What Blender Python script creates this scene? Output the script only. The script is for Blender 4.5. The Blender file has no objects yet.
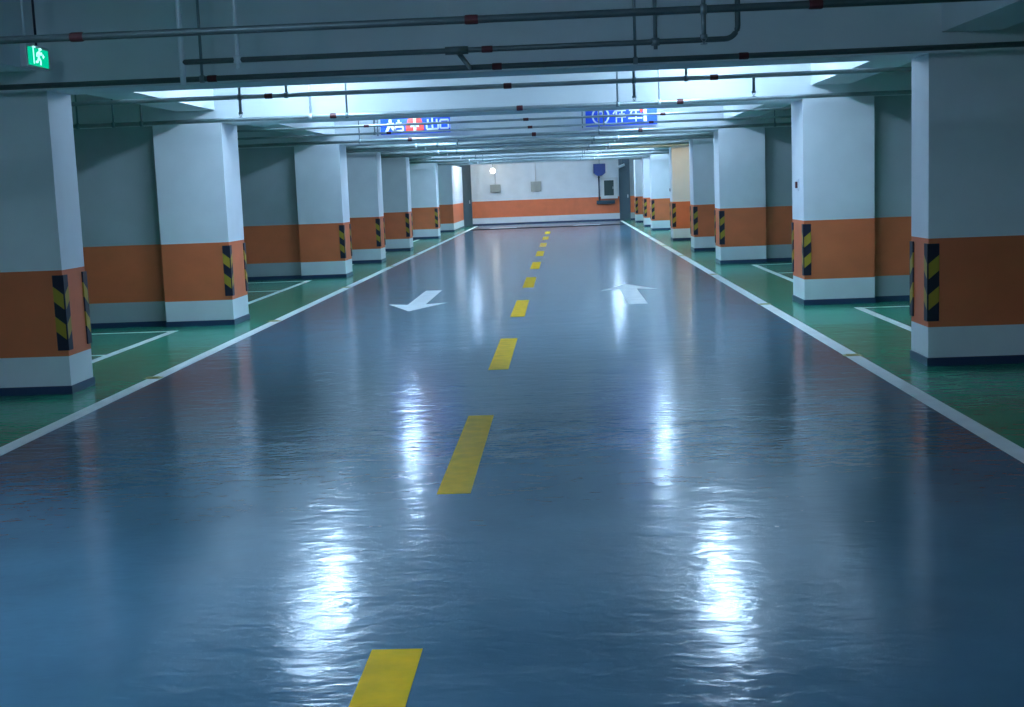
import bpy, bmesh, math
from mathutils import Vector, Matrix
S = bpy.context.scene
C = S.collection
PI = math.pi

# ------------------------------------------------------------------ materials
def mat(name, col, rough=.5, metal=0., spec=.5, noise=None, bump=None, emit=None, coat=0.):
    """noise = (scale, amount) mottles the colour; bump = (scale xyz, strength, distance)"""
    m = bpy.data.materials.new(name); m.use_nodes = True
    n = m.node_tree.nodes; l = m.node_tree.links; b = n['Principled BSDF']
    b.inputs['Base Color'].default_value = (*col, 1)
    b.inputs['Roughness'].default_value = rough
    b.inputs['Metallic'].default_value = metal
    b.inputs['Specular IOR Level'].default_value = spec
    b.inputs['Coat Weight'].default_value = coat
    if noise or bump:
        tc = n.new('ShaderNodeTexCoord')
    if noise:
        t = n.new('ShaderNodeTexNoise'); t.inputs['Scale'].default_value = noise[0]
        t.inputs['Detail'].default_value = 6
        l.new(tc.outputs['Object'], t.inputs['Vector'])
        r = n.new('ShaderNodeValToRGB')
        a = noise[1]
        r.color_ramp.elements[0].position = .3; r.color_ramp.elements[1].position = .7
        r.color_ramp.elements[0].color = (*[c*(1-a) for c in col], 1)
        r.color_ramp.elements[1].color = (*[min(1, c*(1+a)) for c in col], 1)
        l.new(t.outputs['Fac'], r.inputs['Fac']); l.new(r.outputs['Color'], b.inputs['Base Color'])
    if bump:
        prev = None
        for sc, st, di in bump:
            mp = n.new('ShaderNodeMapping'); mp.inputs['Scale'].default_value = sc
            mp.inputs['Rotation'].default_value = (0, 0, .12)
            l.new(tc.outputs['Object'], mp.inputs['Vector'])
            t = n.new('ShaderNodeTexNoise'); t.inputs['Scale'].default_value = 1; t.inputs['Detail'].default_value = 2
            t.inputs['Distortion'].default_value = .6
            l.new(mp.outputs['Vector'], t.inputs['Vector'])
            bn = n.new('ShaderNodeBump'); bn.inputs['Strength'].default_value = st; bn.inputs['Distance'].default_value = di
            l.new(t.outputs['Fac'], bn.inputs['Height'])
            if prev: l.new(prev.outputs['Normal'], bn.inputs['Normal'])
            prev = bn
        l.new(prev.outputs['Normal'], b.inputs['Normal'])
    if emit:
        b.inputs['Emission Color'].default_value = (*emit[0], 1); b.inputs['Emission Strength'].default_value = emit[1]
    return m

FB = [((.6, 1.1, 1), 1, .008), ((2.5, 4.5, 1), 1, .0035), ((7, 13, 1), 1, .0024)]
M = dict(
    lane=mat('lane_epoxy', (.070, .160, .232), .16, spec=.36, noise=(1.3, .12), bump=FB),
    green=mat('green_epoxy', (.03, .33, .19), .18, spec=.28, noise=(1.1, .15), bump=FB),
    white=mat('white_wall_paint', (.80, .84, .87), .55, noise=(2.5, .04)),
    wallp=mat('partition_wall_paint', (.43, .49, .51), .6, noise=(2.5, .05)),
    orange=mat('orange_band_paint', (.80, .19, .07), .5, noise=(3, .06)),
    navy=mat('navy_skirting_paint', (.03, .055, .13), .35),
    conc=mat('ceiling_paint', (.66, .70, .71), .8, noise=(1.5, .06)),
    beam=mat('beam_paint', (.74, .79, .80), .7, noise=(1.2, .05)),
    dark=mat('dark_opening', (.03, .06, .085), .5),
    line=mat('white_line_paint', (.86, .88, .86), .5, noise=(5, .06), bump=FB),
    yellow=mat('yellow_line_paint', (.84, .50, .0), .55, spec=.25, noise=(9, .12), bump=FB),
    stud=mat('stud_amber', (.45, .36, .12), .35),
    gyel=mat('guard_yellow', (.46, .31, .025), .45),
    gblk=mat('guard_black', (.012, .013, .035), .45),
    steel=mat('galvanised_pipe', (.36, .43, .44), .38, metal=.5, noise=(4, .15)),
    shaded_steel=mat('shaded_galvanised_pipe', (.10, .14, .145), .5, metal=.4, noise=(4, .15)),  # galvanised steel with the shade of the near pipes put into its colour
    zinc=mat('bright_zinc_pipe', (.82, .87, .9), .35, metal=.15),
    red=mat('red_coupling', (.085, .012, .015), .5),
    rod=mat('hanger_rod', (.24, .30, .32), .4, metal=.6),
    house=mat('lamp_housing', (.7, .72, .72), .4),
    blue=mat('sign_blue', (.012, .08, .72), .4),
    signw=mat('sign_white', (.75, .8, .85), .4),
    signr=mat('sign_red', (.75, .06, .04), .4),
    frame=mat('sign_frame', (.62, .66, .72), .35, metal=.3),
    grey=mat('grey_box', (.38, .40, .37), .5),
    glass=mat('dark_glass', (.05, .085, .085), .15),
    door=mat('steel_door_paint', (.10, .16, .20), .45),
    grate=mat('drain_iron', (.02, .022, .03), .95, spec=.05),
    farblue=mat('far_sign_blue', (.01, .04, .22), .5),
)
def emis(name, col, s):
    m = bpy.data.materials.new(name); m.use_nodes = True; n = m.node_tree.nodes
    n.remove(n['Principled BSDF']); e = n.new('ShaderNodeEmission')
    e.inputs[0].default_value = (*col, 1); e.inputs[1].default_value = s
    m.node_tree.links.new(e.outputs[0], n['Material Output'].inputs[0]); return m
COOL = (.52, .76, 1.06)
TUBE = emis('tube_light', COOL, 41)
TUBEF = emis('tube_light_far', COOL, 46)
TUBEB = emis('tube_light_bright', COOL, 120)  # raised strength for the far right lamps
FILLB = emis('tube_fill_back', COOL, 60)  # unseen fill behind the camera, added to brighten the foreground
FILLN = emis('tube_fill_near', (.53, .76, 1.06), 95)  # unseen fill added near the camera for the nearest beam and left pillar
FILLW = emis('tube_fill_near_weak', (.53, .76, 1.06), 30)  # weak right partner of the added near fill
LOW = emis('tube_light_dim', COOL, 24)  # lower strength for the lamps behind the nearest beam
WARM = emis('warm_lamp', (1.0, .74, .38), 85)
GLOBE = emis('globe_lamp', (1, .99, .92), 4)
EXG = emis('exit_green', (.0, .40, .22), .55)
EXW = emis('exit_white', (.35, 1.0, .82), .7)

# ------------------------------------------------------------------ mesh helpers
def box(bm, x0, x1, y0, y1, z0, z1, mi=0):
    vs = [bm.verts.new((x, y, z)) for x in (x0, x1) for y in (y0, y1) for z in (z0, z1)]
    for q in ((0, 1, 3, 2), (4, 6, 7, 5), (0, 4, 5, 1), (2, 3, 7, 6), (0, 2, 6, 4), (1, 5, 7, 3)):
        bm.faces.new([vs[i] for i in q]).material_index = mi
def tube(bm, pts, r, seg=10, mi=0):
    pts = [Vector(p) for p in pts]; rings = []
    for i, p in enumerate(pts):
        a = pts[max(i-1, 0)]; b = pts[min(i+1, len(pts)-1)]; t = (b-a).normalized()
        u = t.orthogonal().normalized()
        if abs(t.z) < .9: u = t.cross(Vector((0, 0, 1))).normalized()
        else: u = t.cross(Vector((0, 1, 0))).normalized()
        w = t.cross(u)
        rings.append([bm.verts.new(p+r*(math.cos(k*2*PI/seg)*u+math.sin(k*2*PI/seg)*w)) for k in range(seg)])
    for a, b in zip(rings, rings[1:]):
        for k in range(seg):
            f = bm.faces.new((a[k], a[(k+1) % seg], b[(k+1) % seg], b[k])); f.smooth = True; f.material_index = mi
    bm.faces.new(rings[0]).material_index = mi; bm.faces.new(rings[-1][::-1]).material_index = mi
def prism(bm, pts, z0, z1, mi=0):
    a = [bm.verts.new((x, y, z0)) for x, y in pts]; b = [bm.verts.new((x, y, z1)) for x, y in pts]
    bm.faces.new(a[::-1]).material_index = mi; bm.faces.new(b).material_index = mi
    for k in range(len(pts)):
        j = (k+1) % len(pts)
        bm.faces.new((a[k], a[j], b[j], b[k])).material_index = mi
def lathe(bm, prof, c=(0, 0, 0), seg=16, mi=0):
    rings = [[bm.verts.new((c[0]+r*math.cos(k*2*PI/seg), c[1]+r*math.sin(k*2*PI/seg), c[2]+z)) for k in range(seg)] for r, z in prof]
    for a, b in zip(rings, rings[1:]):
        for k in range(seg):
            f = bm.faces.new((a[k], a[(k+1) % seg], b[(k+1) % seg], b[k])); f.smooth = True; f.material_index = mi
    bm.faces.new(rings[0][::-1]).material_index = mi; bm.faces.new(rings[-1]).material_index = mi
def obj(name, bm, mats, parent=None, bevel=0):
    bmesh.ops.recalc_face_normals(bm, faces=bm.faces)
    me = bpy.data.meshes.new(name); bm.to_mesh(me); bm.free()
    for m in (mats if isinstance(mats, (list, tuple)) else [mats]): me.materials.append(m)
    o = bpy.data.objects.new(name, me); C.objects.link(o)
    if parent: o.parent = parent
    if bevel:
        b = o.modifiers.new('bevel', 'BEVEL'); b.width = bevel; b.segments = 2; b.limit_method = 'ANGLE'
    return o
def tag(o, label, cat, group=None, kind=None):
    o['label'] = label; o['category'] = cat
    if group: o['group'] = group
    if kind: o['kind'] = kind
    return o
def empty(name, loc=(0, 0, 0), rz=0):
    o = bpy.data.objects.new(name, None); C.objects.link(o); o.location = loc; o.rotation_euler = (0, 0, rz)
    o.empty_display_size = .1; return o
def struct(o, label=None):
    o['kind'] = 'structure'
    if label: o['label'] = label
    return o
def nb(): return bmesh.new()
def copy_tree(o, parent=None):
    c = o.copy(); C.objects.link(c)
    if parent: c.parent = parent
    for ch in list(o.children): copy_tree(ch, c)
    return c

# ------------------------------------------------------------------ dimensions
XL, XR = -4.244, 2.986          # lane-side faces of the two pillar rows
LL, LR = -3.77, 2.535           # white edge lines
ROWS = [10.71, 16.2, 24.8, 29.7, 35.4, 43.6]
DEP = [.52, .80, .80, .80, .80, .80]
WL, WR = -10.2, 9.0             # outer walls
YB, YF = 57.3, -9.0             # far wall, wall behind the viewer
SOF, LSOF, SLAB = 2.55, 2.71, 3.45
BANDS = [(.07, .325, 0), (.325, 1.057, 1)]

# ------------------------------------------------------------------ shell
bm = nb(); box(bm, LL, LR, YF, YB+2, -.12, 0)
struct(obj('floor', bm, M['lane']), 'glossy blue grey epoxy driving lane')
bm = nb(); box(bm, WL, LL, YF, YB+2, -.12, 0)
struct(obj('floor', bm, M['green']), 'glossy green epoxy floor left of the lane')
bm = nb(); box(bm, LR, WR, YF, YB+2, -.12, 0)
struct(obj('floor', bm, M['green']), 'glossy green epoxy floor right of the lane')
bm = nb(); box(bm, WL-.2, WR+.2, YF-.2, YB+2.2, SLAB, SLAB+.2)
struct(obj('ceiling', bm, M['conc']), 'painted concrete ceiling slab')

def banded(bm, x0, x1, y0, y1, top, w=0, o=1, k=2):
    """wall or pillar body: white base, orange band, white above; slots w, o"""
    box(bm, x0, x1, y0, y1, .07, .325, w)
    box(bm, x0, x1, y0, y1, .325, 1.057, o)
    box(bm, x0, x1, y0, y1, 1.057, top, w)
def skirt(x0, x1, y0, y1, parent, e=.008):
    bm = nb(); box(bm, x0-e, x1+e, y0-e, y1+e, 0, .07)
    return obj('skirting', bm, M['navy'], parent)
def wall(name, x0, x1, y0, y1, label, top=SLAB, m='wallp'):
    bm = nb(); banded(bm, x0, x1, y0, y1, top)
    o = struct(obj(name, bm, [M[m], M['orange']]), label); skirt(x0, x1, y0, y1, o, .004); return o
wall('wall_left', WL-.2, WL, YF, YB+2, 'outer wall of the left parking bays')
wall('wall_right', WR, WR+.2, YF, YB+2, 'outer wall of the right parking bays')
wall('wall_front', WL, WR, YF-.2, YF, 'wall behind the viewer')
wall('wall_back', -4.02, 2.50, YB, YB+.2, 'far end wall with orange band', m='white')
wall('wall_back', WL, -4.50, YB, YB+.2, 'far wall behind left bays')
wall('wall_back', 2.98, WR, YB, YB+.2, 'far wall behind right bays')
# far passages beside the end wall: steel doors
def door(name, x0, x1, y, label):
    bm = nb(); box(bm, x0, x1, y+.06, y+.12, 0, 2.45)
    box(bm, x0, x0+.04, y-.02, y+.06, 0, 2.5); box(bm, x1-.04, x1, y-.02, y+.06, 0, 2.5); box(bm, x0, x1, y-.02, y+.12, 2.45, SLAB)
    o = struct(obj(name, bm, M['door']), label)
    bm = nb(); box(bm, x1-.12, x1-.08, y, y+.06, .98, 1.12); obj('door_handle', bm, M['zinc'], o); return o
door('door_1', -4.50, -4.02, YB, 'narrow dark blue grey steel door left of the far wall')
door('door_2', 2.50, 2.98, YB, 'narrow dark blue grey steel door right of the far wall')

# ------------------------------------------------------------------ pillars
def guard(px, py, sx, sy, parent):
    """angle strip on a vertical pillar corner; sx, sy = direction from the corner over the faces"""
    t = .012; w = .085; z0, z1 = .375, 1.015; n = 4
    bm = nb()
    # diagonal bands cut along the height, mirrored on the two wings
    segs = 5; h = (z1-z0)/segs; sl = h*.55
    for wing in (0, 1):
        def P(u, d, z):
            if wing == 0: return (px+sx*u, py-sy*d, z)      # on the face that looks along Y
            return (px-sx*d, py+sy*u, z)                    # on the face that looks along X
        cuts = [z0]+[z0+h*k for k in range(1, segs)]+[z1]
        for k in range(segs):
            mi = 1 if k % 2 else 0
            lo0 = cuts[k]; hi0 = cuts[k+1]
            s = 0 if k == 0 else sl; s2 = 0 if k == segs-1 else sl
            zs = [(lo0+s*.5, lo0-s*.5), (hi0+s2*.5, hi0-s2*.5)]
            v = []
            for d in (0.0005, t):
                a = [P(0, d, zs[0][1]), P(w, d, zs[0][0]), P(w, d, zs[1][0]), P(0, d, zs[1][1])]
                v.append([bm.verts.new(q) for q in a])
            bm.faces.new(v[0]).material_index = mi; bm.faces.new(v[1]).material_index = mi
            for i in range(4):
                j = (i+1) % 4
                bm.faces.new((v[0][i], v[0][j], v[1][j], v[1][i])).material_index = mi
    box(bm, *sorted((px, px-sx*t)), *sorted((py, py-sy*t)), z0, z1, 0)
    return obj('corner_guard', bm, [M['gblk'], M['gyel']], parent)

def pillar(side, y, d, label, w=.87, guards=True):
    root = empty('pillar', ((XL-w/2) if side < 0 else (XR+w/2), y+d/2, 0))
    tag(root, label, 'pillar', 'banded concrete pillars along the lane')
    x0, x1 = -w/2, w/2; y0, y1 = -d/2, d/2
    bm = nb(); banded(bm, x0, x1, y0, y1, SOF)
    obj('shaft', bm, [M['white'], M['orange']], root)
    skirt(x0, x1, y0, y1, root, .01)
    if guards:
        px = x1 if side < 0 else x0; sx = -1 if side < 0 else 1
        guard(px, y0, sx, 1, root); guard(px, y1, sx, -1, root)
    return root
names = ['nearest the camera, cut by the {} edge', 'second from the camera', 'third from the camera', 'fourth from the camera', 'fifth from the camera', 'sixth from the camera']
for i, (y, d) in enumerate(zip(ROWS, DEP)):
    for s in (-1, 1):
        side = 'left' if s < 0 else 'right'
        pillar(s, y, d, 'white and orange pillar on the %s side of the lane, %s' % (side, names[i].format(side)), w=(1.0 if i == 0 else .87))
pillar(1, 47.6, .8, 'white and orange pillar on the right side of the lane, seventh from the camera')
pillar(1, 53.2, .8, 'white and orange pillar on the right side of the lane, farthest one next to the steel door')
# long lit pier at the far left
root = empty('pier', (XL-.35, 52.6, 0))
tag(root, 'long banded wall pier at the far left end of the lane, lit cream', 'pier')
bm = nb(); banded(bm, -.35, .35, -2.6, 2.6, SOF); obj('shaft', bm, [M['white'], M['orange']], root)
skirt(-.35, .35, -2.6, 2.6, root, .01)

# partition walls between pillars and the outer walls
def partition(x0, x1, y, label):
    bm = nb(); banded(bm, x0, x1, y, y+.2, SOF)
    o = tag(obj('partition_wall', bm, [M['wallp'], M['orange']]), label, 'wall')
    skirt(x0, x1, y, y+.2, o, .004)
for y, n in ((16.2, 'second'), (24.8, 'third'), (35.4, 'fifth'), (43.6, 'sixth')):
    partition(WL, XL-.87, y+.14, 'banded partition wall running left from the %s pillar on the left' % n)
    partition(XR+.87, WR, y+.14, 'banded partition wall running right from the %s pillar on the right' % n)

# ------------------------------------------------------------------ beams
nth = ['nearest the camera', 'second from the camera', 'third from the camera', 'fourth from the camera', 'fifth from the camera', 'sixth from the camera', 'seventh, just before the far wall']
for i, (y, d) in enumerate(list(zip(ROWS, DEP))+[(50.0, .6)]):
    bm = nb(); box(bm, WL, WR, y, y+d, SOF, SLAB)
    tag(obj('ceiling_beam', bm, M['beam']), 'deep painted concrete beam crossing over the lane, %s' % nth[i], 'beam', 'cross beams over the lane')
ends = [YF]+[v for y, d in zip(ROWS, DEP) for v in (y, y+d)]+[50.0, 50.6, YB]
gaps = [(ends[k], ends[k+1]) for k in range(0, len(ends)-1, 2)]
for i, (a, b) in enumerate(gaps):
    for x0, x1, side in ((XL-.55, XL-.07, 'left'), (XR+.1, XR+.58, 'right')):
        bm = nb(); box(bm, x0, x1, a, b, LSOF, SLAB)
        where = 'in front of the nearest' if i == 0 else 'behind the %s' % ['first', 'second', 'third', 'fourth', 'fifth', 'sixth', 'seventh'][i-1]
        tag(obj('edge_beam', bm, M['beam']), 'concrete beam along the %s pillar row, %s cross beam' % (side, where), 'beam', 'edge beams along the pillar rows')

# ------------------------------------------------------------------ floor markings
H = .002
for x, side in ((LL, 'left'), (LR, 'right')):
    bm = nb(); box(bm, x-.065, x+.065, YF+.5, 56.2 if side == 'left' else 56.6, 0.0002, H)
    tag(obj('edge_line', bm, M['line']), 'long solid white edge line on the %s side of the driving lane' % side, 'line marking')
dl = ['cut off by the bottom of the picture', 'second from the bottom of the picture', 'third from the bottom, level with the nearest pillars', 'fourth from the bottom', 'fifth from the bottom, level with the arrows', 'sixth from the bottom', 'seventh from the bottom', 'eighth from the bottom', 'ninth from the bottom', 'tenth, farthest away']
y = 2.0
for i in range(10):
    bm = nb(); box(bm, -.09, .09, 0, 2.35, 0.0002, H)
    o = obj('yellow_dash', bm, M['yellow']); o.location = (-.635+.0018*max(0, y-4), y, 0)
    tag(o, 'yellow centre dash, %s' % dl[i], 'line marking', 'yellow centre line dashes'); y += 4.67
# arrows
def arrow(tip, direction, label):
    pts = [(0, 0), (-.42, -1.15), (-.13, -1.0), (-.13, -3.5), (.13, -3.5), (.13, -1.0), (.42, -1.15)]
    bm = nb(); prism(bm, pts, 0.0002, H)
    o = obj('lane_arrow', bm, M['line']); o.location = (*tip, 0); o.rotation_euler = (0, 0, 0 if direction > 0 else PI)
    tag(o, label, 'arrow marking', 'white lane arrows')
arrow((-2.13, 17.25), -1, 'white lane arrow on the left lane, pointing towards the camera')
arrow((.96, 20.7), 1, 'white lane arrow on the right lane, pointing away from the camera')
# parking bays: one front line and the cross lines per pillar gap
def bay(side, y0, y1, crosses, label):
    xf = -4.87 if side < 0 else 3.54; xo = WL+.1 if side < 0 else WR-.1
    bm = nb(); box(bm, xf-.05, xf+.05, y0, y1, 0.0002, H)
    for yc in crosses:
        a, b = sorted((xf+side*.05, xo)); box(bm, a, b, yc-.04, yc+.04, 0.0002, H)
    tag(obj('bay_line', bm, M['line']), label, 'line marking', 'white parking bay outlines')
for s, side in ((-1, 'left'), (1, 'right')):
    bay(s, 11.6, 15.72, (13.4, 15.66), 'white parking bay outline on the green floor between first and second %s pillars' % side)
    bay(s, 17.4, 24.3, (19.6, 21.9, 24.2), 'white parking bay outline between second and third %s pillars' % side)
    bay(s, 25.9, 29.4, (27.6,), 'white parking bay outline between third and fourth %s pillars' % side)
    bay(s, 30.8, 35.0, (33.0,), 'white parking bay outline between fourth and fifth %s pillars' % side)
    bay(s, 36.6, 43.1, (38.6, 41), 'white parking bay outline between fifth and sixth %s pillars' % side)
# road studs
k = 0
ordn = ['nearest', 'second', 'third', 'fourth', 'fifth', 'sixth', 'seventh']
for y in (11.5, 16.5, 22.1, 28.0, 32.7, 38.2, 43.5):
    for x, side in ((LL-.02, 'left'), (LR+.0, 'right')):
        bm = nb(); prism(bm, [(-.08, -.05), (.08, -.05), (.08, .05), (-.08, .05)], H, .006)
        prism(bm, [(-.05, -.03), (.05, -.03), (.05, .03), (-.05, .03)], .006, .014)
        o = obj('road_stud', bm, M['stud'], None, .002); o.location = (x, y, 0)
        tag(o, 'small amber road stud on the %s white line, %s of that line' % (side, ordn[k]), 'road stud', 'road studs on the edge lines')
    k += 1
# drain across the lane end
root = empty('drain', (-1.0, 51.4, 0)); tag(root, 'dark drain channel across the far end of the lane', 'drain')
bm = nb(); box(bm, -2.7, 3.4, -.6, .6, .0004, .004); obj('channel', bm, M['grate'], root)
bm = nb()
for i in range(60): box(bm, -2.68+i*.1, -2.62+i*.1, -.55, .55, .004, .010)
obj('grating', bm, M['grate'], root)
for a, b, n in ((-3.0, -1.9, 'left'), (.4, 1.5, 'right')):
    bm = nb(); box(bm, a, b, 52.2, 52.7, .0002, H)
    tag(obj('worn_line', bm, M['line']), 'short worn white cross line just beyond the far drain, %s one' % n, 'line marking', 'worn lines by the drain')

# ------------------------------------------------------------------ sprinkler pipes
PZ = 2.56
def couple(x, parent, r):
    bm = nb(); lat = [(x-.038, r*1.0), (x-.038, r*1.15), (x-.028, r*1.25), (x+.028, r*1.25), (x+.038, r*1.15), (x+.038, r*1.0)]
    rings = [[bm.verts.new((xx, rr*math.cos(q*PI/6), rr*math.sin(q*PI/6))) for q in range(12)] for xx, rr in lat]
    for a, b in zip(rings, rings[1:]):
        for q in range(12): bm.faces.new((a[q], a[(q+1) % 12], b[(q+1) % 12], b[q]))
    bm.faces.new(rings[0]); bm.faces.new(rings[-1])
    o = obj('coupling', bm, M['red'], parent); o['label'] = 'dark red coupling'
def hanger(x, parent, r, m='rod', low=0., rr=.012):
    bm = nb(); tube(bm, [(x, 0, SLAB-PZ), (x, 0, r)], rr, 8)
    tube(bm, [(x-.018, 0, 0), (x+.018, 0, 0)], r*1.35, 12)
    box(bm, x-.05, x+.05, -.05, .05, SLAB-PZ-.012, SLAB-PZ)
    obj('hanger', bm, M[m], parent)
def sprinkler(x, parent, r, up=False, L=.14, rr=.014):
    bm = nb(); s = 1 if up else -1
    tube(bm, [(x, 0, s*r*.5), (x, 0, s*L)], rr, 8)
    lathe(bm, [(rr*1.5, min(s*L, s*(L+.02))), (rr*1.5, max(s*L, s*(L+.02)))], (x, 0, 0), 10)
    for q in (-1, 1): tube(bm, [(x+q*rr*1.2, 0, s*(L+.018)), (x, 0, s*(L+.05))], .003, 5)
    lathe(bm, [(.02, s*(L+.05)), (.02, s*(L+.054))], (x, 0, 0), 10)
    obj('sprinkler_head', bm, M['rod'], parent)
def main(y, r, label, xc=(-2.77, -.485, 1.46), hs=((-3.05, 'zinc'), (-2.6, 'rod'), (.705, 'rod'), (1.21, 'zinc')), sp=(), x0=WL, x1=WR):
    root = empty('sprinkler_pipe', (0, y, PZ)); tag(root, label, 'pipe', 'sprinkler pipes under the ceiling')
    bm = nb(); tube(bm, [(x0, 0, 0), (x1, 0, 0)], r, 14); obj('pipe_run', bm, M['shaded_steel' if y < 11 else 'steel'], root)
    for x in xc: couple(x, root, r)
    for x, m in hs: hanger(x, root, r, m)
    for x, u in sp: sprinkler(x, root, r, u)
    return root
main(7.5, .022, 'thick dark pipe crossing in front of all others at the top of the picture', hs=((-5.5, 'rod'), (.83, 'rod'), (3.9, 'rod')), sp=((.83, 0),))
main(10.4, .022, 'dark pipe running along the lower edge of the nearest beam', hs=((-2.85, 'rod'), (.61, 'rod'), (-5.6, 'rod'), (4.2, 'rod')))
main(12.4, .022, 'pale pipe just behind the nearest beam, with droppers', hs=((-3.05, 'rod'), (-2.6, 'rod'), (.708, 'rod'), (1.2, 'rod')), sp=((1.83, 0), (-3.05, 0), (.708, 0)))
main(15.9, .026, 'pipe running along the lower edge of the second beam', hs=((-3.05, 'zinc'), (-2.6, 'rod'), (.705, 'rod'), (1.21, 'zinc'), (-5.95, 'rod'), (-5.5, 'rod'), (-5.15, 'rod')))
main(18.6, .017, 'pipe crossing just in front of the upper part of the two blue signs', hs=((-5.5, 'rod'), (4.4, 'rod')))
main(21.0, .018, 'pipe crossing in front of the lower part of the blue signs', hs=((-3.0, 'rod'), (.7, 'rod')))
main(23.9, .03, 'pipe running just below the two blue signs', hs=((-3.7, 'rod'), (.71, 'rod'), (3.9, 'rod')), sp=((-1.9, 0),))
main(27.4, .04, 'thicker pipe behind the third beam', xc=())
main(29.3, .03, 'pipe running along the fourth beam', xc=())
main(32.4, .045, 'thick pale pipe between the fourth and fifth beams', xc=())
main(34.9, .03, 'pipe running along the fifth beam', xc=())
main(39.5, .03, 'pipe between the fifth and sixth beams', xc=())
main(43.1, .035, 'pipe running along the sixth beam', xc=())
main(47.5, .035, 'farthest cross pipe, before the far wall', xc=())
# branch pipe with elbow up, riser, drops and a link to the pipe behind it
root = empty('branch_pipe', (0, 9.1, PZ)); tag(root, 'short branch pipe with an upward elbow and a bright riser', 'pipe')
bm = nb(); R = .09
tube(bm, [(-2.63, 0, 0)]+[(1.24-R, 0, 0)]+[(1.24-R+R*math.sin(a*PI/16), 0, R-R*math.cos(a*PI/16)) for a in range(1, 9)]+[(1.24, 0, SLAB-PZ)], .019, 12)
obj('pipe_run', bm, M['shaded_steel'], root)
couple(-.488, root, .019)
bm = nb(); tube(bm, [(-2.63, 0, SLAB-PZ), (-2.63, 0, -.15)], .021, 12); o = obj('riser', bm, M['zinc'], root); o['label'] = 'bright zinc riser'
bm = nb(); tube(bm, [(-2.235, 0, SLAB-PZ), (-2.235, 0, -.06)], .016, 10); lathe(bm, [(.03, -.025), (.03, .025)], (-2.235, 0, 0), 12); obj('hanger', bm, M['zinc'], root)
bm = nb(); tube(bm, [(.675, 0, SLAB-PZ), (.675, 0, -.05)], .014, 10); lathe(bm, [(.03, -.025), (.03, .025)], (.675, 0, 0), 12); obj('hanger', bm, M['rod'], root)
bm = nb(); tube(bm, [(-.70, .01, 0), (-.70, 1.29, 0)], .018, 12); tube(bm, [(-.78, 0, 0), (-.62, 0, 0)], .028, 12); obj('link_pipe', bm, M['shaded_steel'], root)

# ------------------------------------------------------------------ luminaires
def lamp(x, y, em, label, L=1.25):
    root = empty('fluorescent_lamp', (x, y, SLAB)); tag(root, label, 'lamp', 'fluorescent lamps between the ceiling beams')
    bm = nb(); box(bm, -.09, .09, -L/2-.03, L/2+.03, -.18, -.12)
    for q in (-.4, .4): tube(bm, [(0, q, 0), (0, q, -.12)], .008, 6)
    obj('housing', bm, M['house'], root)
    for s in (-.045, .045):
        bm = nb(); tube(bm, [(s, -L/2, -.215), (s, L/2, -.215)], .019, 10); obj('tube', bm, em, root)
    return root
LY = [(-4.6, FILLB, 'added unseen fill far behind the camera'), (-1.4, FILLN, 'added unseen fill nearest to the camera'), (13.45, LOW, 'behind the nearest beam'), (15.2, TUBE, 'just before the second beam'), (23.6, TUBE, 'just before the third beam'), (18.7, TUBEF, 'just behind the second beam'), (26.6, TUBEF, 'just behind the third beam'), (31.4, TUBEF, 'just behind the fourth beam'), (37.2, TUBEF, 'just behind the fifth beam'), (41.9, TUBEF, 'just before the sixth beam'), (46.0, TUBEF, 'before the farthest beam'), (51.6, TUBEF, 'just behind the farthest beam'), (53.8, TUBE, 'just before the far wall')]
for y, em, n in LY:
    for x, side in ((-2.95, 'left'), (1.75, 'right')):
        if em is FILLN: x, y = (-3.1, 4.4) if x < 0 else (1.75, -1.4)
        lamp(x, y, FILLW if (em is FILLN and x > 0) else TUBEB if (x > 0 and 40 < y < 50) else em, 'fluorescent lamp over the %s lane, %s' % (side, n))
# warm lamps over the right bay and the far left pier
def warm(x, y, label, s=.11):
    root = empty('warm_lamp', (x, y, LSOF if x > 0 else SLAB)); tag(root, label, 'lamp')
    bm = nb(); lathe(bm, [(.06, -.03), (.07, 0)]); obj('lamp_base', bm, M['house'], root)
    bm = nb(); lathe(bm, [(.02, -s*2-.03), (s*.75, -s*1.7-.03), (s, -s-.03), (s*.75, -s*.3-.03), (.03, -.03)], seg=20); obj('bulb', bm, WARM, root)
warm(3.35, 33.6, 'warm bulb lamp under the right edge beam before the fifth right pillar', .07)
warm(-3.45, 52.2, 'warm bulb lamp near the far left pier', .10)
root = empty('globe_lamp', (-3.0, 56.6, 2.37)); tag(root, 'small glowing white globe lamp hanging before the far wall', 'lamp')
bm = nb(); tube(bm, [(0, 0, SLAB-2.37), (0, 0, .1)], .012, 8); obj('stem', bm, M['rod'], root)
bm = nb(); lathe(bm, [(.11*math.sin(a*PI/10)+.002, -.11*math.cos(a*PI/10)) for a in range(11)], seg=20); obj('globe', bm, GLOBE, root)

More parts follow.
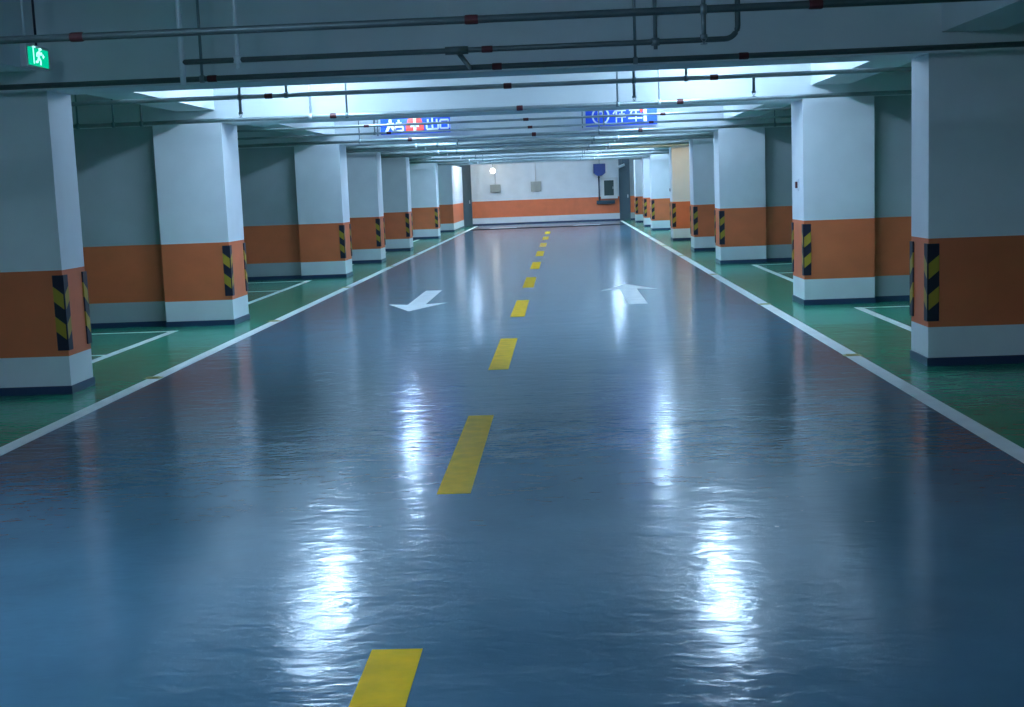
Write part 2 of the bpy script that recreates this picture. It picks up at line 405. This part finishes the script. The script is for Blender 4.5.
# ------------------------------------------------------------------ signs
def strokes(bm, segs, x, z, s, t=.03, y=-.002):
    """segs in a unit cell: (x0,z0,x1,z1) strokes"""
    for a, b, c, d in segs:
        p = Vector((x+a*s, 0, z+b*s)); q = Vector((x+c*s, 0, z+d*s)); u = (q-p).normalized(); n = Vector((-u.z, 0, u.x))*t/2
        vs = []
        for yy in (y, y-.004):
            vs.append([bm.verts.new((v.x, yy, v.z)) for v in (p-n, q-n, q+n, p+n)])
        bm.faces.new(vs[0]); bm.faces.new(vs[1])
        for i in range(4): bm.faces.new((vs[0][i], vs[0][(i+1) % 4], vs[1][(i+1) % 4], vs[1][i]))
def sign_root(x0, x1, z0, z1, y, label):
    root = empty('hanging_sign', ((x0+x1)/2, y, z0)); tag(root, label, 'sign')
    w = (x1-x0)/2; h = z1-z0
    bm = nb(); box(bm, -w, w, 0, .04, 0, h); obj('panel', bm, M['blue'], root)
    for q in (-w-.06, w*.75):
        bm = nb(); tube(bm, [(q, .02, -.02 if q < 0 else h), (q, .02, SLAB-z0)], .012, 8)
        if q < 0: box(bm, q, -w, .01, .03, h*.5-.01, h*.5+.01)
        obj('hanger', bm, M['rod'], root)
    return root, w, h
# left sign: white figure and marks, red centre with a white bar, two characters
r, w, h = sign_root(-3.355, -2.05, 2.68, 3.08, 24.3, 'blue hanging sign with a red centre over the left lane')
bm = nb(); prism(bm, [(0, 0), (.34, 0), (.34, .12), (.25, .36), (.09, .36), (0, .12)], .001, .005)
o = obj('red_field', bm, M['signr'], r); o.rotation_euler = (PI/2, 0, 0); o.location = (-.18, 0, .02); o['label'] = 'red centre field'
def letter(parent, m, segs, x, z, sc, t, y=-.002, lab=None):
    bm = nb(); strokes(bm, segs, x, z, sc, t, y); o = obj('letter', bm, m, parent)
    if lab: o['label'] = lab
W_ = M['signw']
letter(r, W_, [(0, .02, 0, .95), (-.22, .34, .22, .34)], -.01, .02, .36, .05, -.008)
letter(r, W_, [(.5, .5, .5, .95), (.3, .8, .7, .8), (.5, .5, .28, .05), (.5, .5, .75, .05), (.32, .45, .7, .45)], -.64, .03, .34, .055)
letter(r, W_, [(.5, .4, .5, .9), (.2, .1, .8, .1), (.2, .4, .8, .4), (.2, .1, .2, .4), (.8, .1, .8, .4), (.3, .65, .7, .65)], -.44, .03, .26, .035)
letter(r, W_, [(.5, .08, .5, .95), (.15, .55, .15, .85), (.85, .55, .85, .85), (.15, .55, .85, .55), (.05, .08, .05, .42), (.95, .08, .95, .42), (.05, .08, .95, .08)], .2, .05, .24, .032)
letter(r, W_, [(.1, .1, .1, .9), (.9, .1, .9, .9), (.1, .9, .9, .9), (.1, .1, .9, .1)], .45, .06, .19, .034)
# right sign: ring with P, characters, white bar
r, w, h = sign_root(.475, 1.80, 2.675, 3.05, 24.3, 'blue hanging sign with a round white parking mark over the right lane')
letter(r, W_, [(.15*math.cos(i*PI/12), .15*math.sin(i*PI/12), .15*math.cos((i+1)*PI/12), .15*math.sin((i+1)*PI/12)) for i in range(24)], -w+.28, h/2, 1, .03, lab='white ring around the parking letter')
letter(r, W_, [(-.04, -.09, -.04, .09), (-.04, .08, .04, .08), (.04, .08, .05, .01), (.05, .01, -.04, .0)], -w+.28, h/2, 1, .028)
letter(r, W_, [(.3, .0, .3, .95), (.08, .62, .3, .95), (.3, .85, 1, .85), (.5, .6, .9, .6), (.3, .4, 1, .4), (.7, .0, .7, .85)], -.17, .05, .26, .026)
letter(r, W_, [(.05, .85, .95, .85), (.35, 1, .15, .55), (.15, .55, .9, .55), (.55, .0, .55, .75), (.0, .28, 1, .28)], .13, .05, .26, .026)
letter(r, W_, [(0, 0, 0, .95)], w-.22, .02, .36, .06)
bm = nb(); strokes(bm, [(0, 0, .5, 0), (.25, 0, .25, -.4)], w-.30-.02, .27, .12, .04, -.008); o = obj('red_mark', bm, M['signr'], r); o['label'] = 'small red mark'
# far blue sign with its pipe on the end wall
root = empty('far_sign', (1.64, 56.7, 2.1)); tag(root, 'small dark blue sign hanging before the far wall above the wall cabinet', 'sign')
bm = nb(); prism(bm, [(-.26, 0), (-.1, -.12), (.1, -.12), (.26, 0), (.26, .4), (-.26, .4)], -.03, .03); o = obj('panel', bm, M['farblue'], root); o.rotation_euler = (PI/2, 0, 0)
bm = nb(); tube(bm, [(0, 0, .4), (0, 0, SLAB-2.1)], .015, 8); obj('hanger', bm, M['rod'], root)
bm = nb(); tube(bm, [(1.62, YB-.05, 2.0), (1.62, YB-.05, .9), ], .03, 8); box(bm, 1.5, 2.3, YB-.12, YB-.002, .74, .90)
for z in (1.0, 1.9): box(bm, 1.57, 1.67, YB-.06, YB-.001, z, z+.03)
tag(obj('wall_duct', bm, M['dark']), 'dark vertical wall duct ending in a ledge, left of the far wall cabinet', 'duct')
root = empty('wall_cabinet', (2.06, YB-.001, .97)); tag(root, 'white framed wall cabinet with dark glass door on the far wall', 'cabinet')
bm = nb(); box(bm, -.37, .37, -.16, 0, 0, .92); obj('body', bm, M['house'], root)
bm = nb(); box(bm, -.22, .20, -.175, -.16, .14, .80); o = obj('door', bm, M['glass'], root); o['label'] = 'dark glass door'
bm = nb(); box(bm, .16, .18, -.19, -.175, .42, .52); obj('handle', bm, M['zinc'], o)
for x, z0, z1, n in ((-2.95, 1.43, 1.77, 'left one, under the globe lamp'), (-1.15, 1.40, 1.84, 'right one, near the middle of the wall')):
    root = empty('junction_box', (x, YB-.001, z0)); tag(root, 'small grey box mounted on the far wall, %s' % n, 'box', 'grey boxes on the far wall')
    bm = nb(); box(bm, -.23, .23, -.1, 0, 0, z1-z0); obj('body', bm, M['grey'], root, .006)
    bm = nb(); box(bm, -.19, .19, -.11, -.1, .03, z1-z0-.03); obj('cover', bm, M['grey'], root)
    bm = nb(); tube(bm, [(0, -.04, z1-z0), (0, -.04, SLAB-z0)], .015, 8); obj('conduit', bm, M['house'], root)
root = empty('wall_fitting', (2.62, 56.9, 2.38)); tag(root, 'small pale fitting hanging at the top right corner of the far wall', 'fitting')
bm = nb(); tube(bm, [(-.14, -.1, -.06), (.12, .06, .04)], .06, 12); obj('body', bm, M['signw'], root)
bm = nb(); tube(bm, [(0, 0, .0), (0, 0, SLAB-2.38)], .014, 8); obj('bracket', bm, M['rod'], root)
# alarm call points on pillar sides
for y, z, n in ((16.55, 1.49, 'second'), (35.85, 1.37, 'fifth')):
    root = empty('call_point', (XR, y, z)); tag(root, 'small red and white call point on the lane side of the %s right pillar' % n, 'call point', 'call points on right pillars')
    bm = nb(); box(bm, -.02, -.0005, -.06, .06, -.06, .08); obj('plate', bm, M['signw'], root)
    bm = nb(); box(bm, -.035, -.02, -.045, .045, -.03, .05); obj('button', bm, M['red'], root)

# emergency exit sign near the nearest left pillar, parallel to the lane, slightly turned
root = empty('exit_sign', (-4.0, 9.98, 2.65), PI/2); tag(root, 'green lit exit sign in a white frame hanging at the top left corner', 'sign')
w, h = .22, .175
bm = nb(); box(bm, -w, w, 0, .05, 0, h)
obj('sign_box', bm, M['frame'], root, .004)
bm = nb(); box(bm, -w+.028, w-.028, -.003, .0, .018, h-.022); obj('lit_panel', bm, EXG, root)
bm = nb()
lathe(bm, [(.011*math.sin(a*PI/6)+.001, -.011*math.cos(a*PI/6)) for a in range(7)], (.02, -.010, .148), 10)
strokes(bm, [(.015, .135, -.005, .085), (.012, .125, .045, .11), (.045, .11, .06, .125), (.01, .125, -.03, .115), (-.03, .115, -.04, .09), (-.005, .085, .03, .06), (.03, .06, .025, .03), (-.005, .085, -.03, .05), (-.03, .05, -.065, .048)], 0, 0, 1, .017, -.004)
strokes(bm, [(-.1, .03, -.1, .16), (-.1, .16, -.055, .16)], 0, 0, 1, .008, -.004)
strokes(bm, [(.105, .1, .075, .1), (.075, .1, .087, .115), (.075, .1, .087, .085)], 0, 0, 1, .007, -.004)
obj('pictogram', bm, EXW, root)
for q in (-.17, .04):
    bm = nb(); tube(bm, [(q, .025, h), (q, .025, SLAB-2.65)], .01, 8); obj('hanger', bm, M['zinc' if q < 0 else 'gblk'], root)

# ------------------------------------------------------------------ camera
f, pi_, ya, ro = 1286.3614, .1279, .0436, .0386
def ray(px, py):
    a2 = (px-512)/f; b2 = (py-353.5)/f; c, s = math.cos(ro), math.sin(ro)
    a = a2*c-b2*s; b = a2*s+b2*c
    c, s = math.cos(pi_), math.sin(pi_); yy = c-b*s; z = -s-b*c
    c, s = math.cos(ya), math.sin(ya)
    return Vector((a*c-yy*s, a*s+yy*c, z))
fw = ray(512, 353.5).normalized(); rt = (ray(900, 353.5)-ray(512, 353.5)).normalized(); up = rt.cross(fw)
cam = bpy.data.cameras.new('camera'); co = bpy.data.objects.new('camera', cam); C.objects.link(co)
cam.sensor_width = 36; cam.lens = f*36/1024; cam.clip_end = 200
m = Matrix((rt, up, -fw)).transposed().to_4x4(); m.translation = (0, 0, 1.6); co.matrix_world = m
S.camera = co

wd = bpy.data.worlds.new('world'); S.world = wd; wd.use_nodes = True
wd.node_tree.nodes['Background'].inputs[0].default_value = (.01, .015, .02, 1)
S.view_settings.view_transform = 'Standard'; S.view_settings.look = 'None'
S.view_settings.gamma = 1; S.view_settings.use_curve_mapping = False
S.view_settings.exposure = 1.42
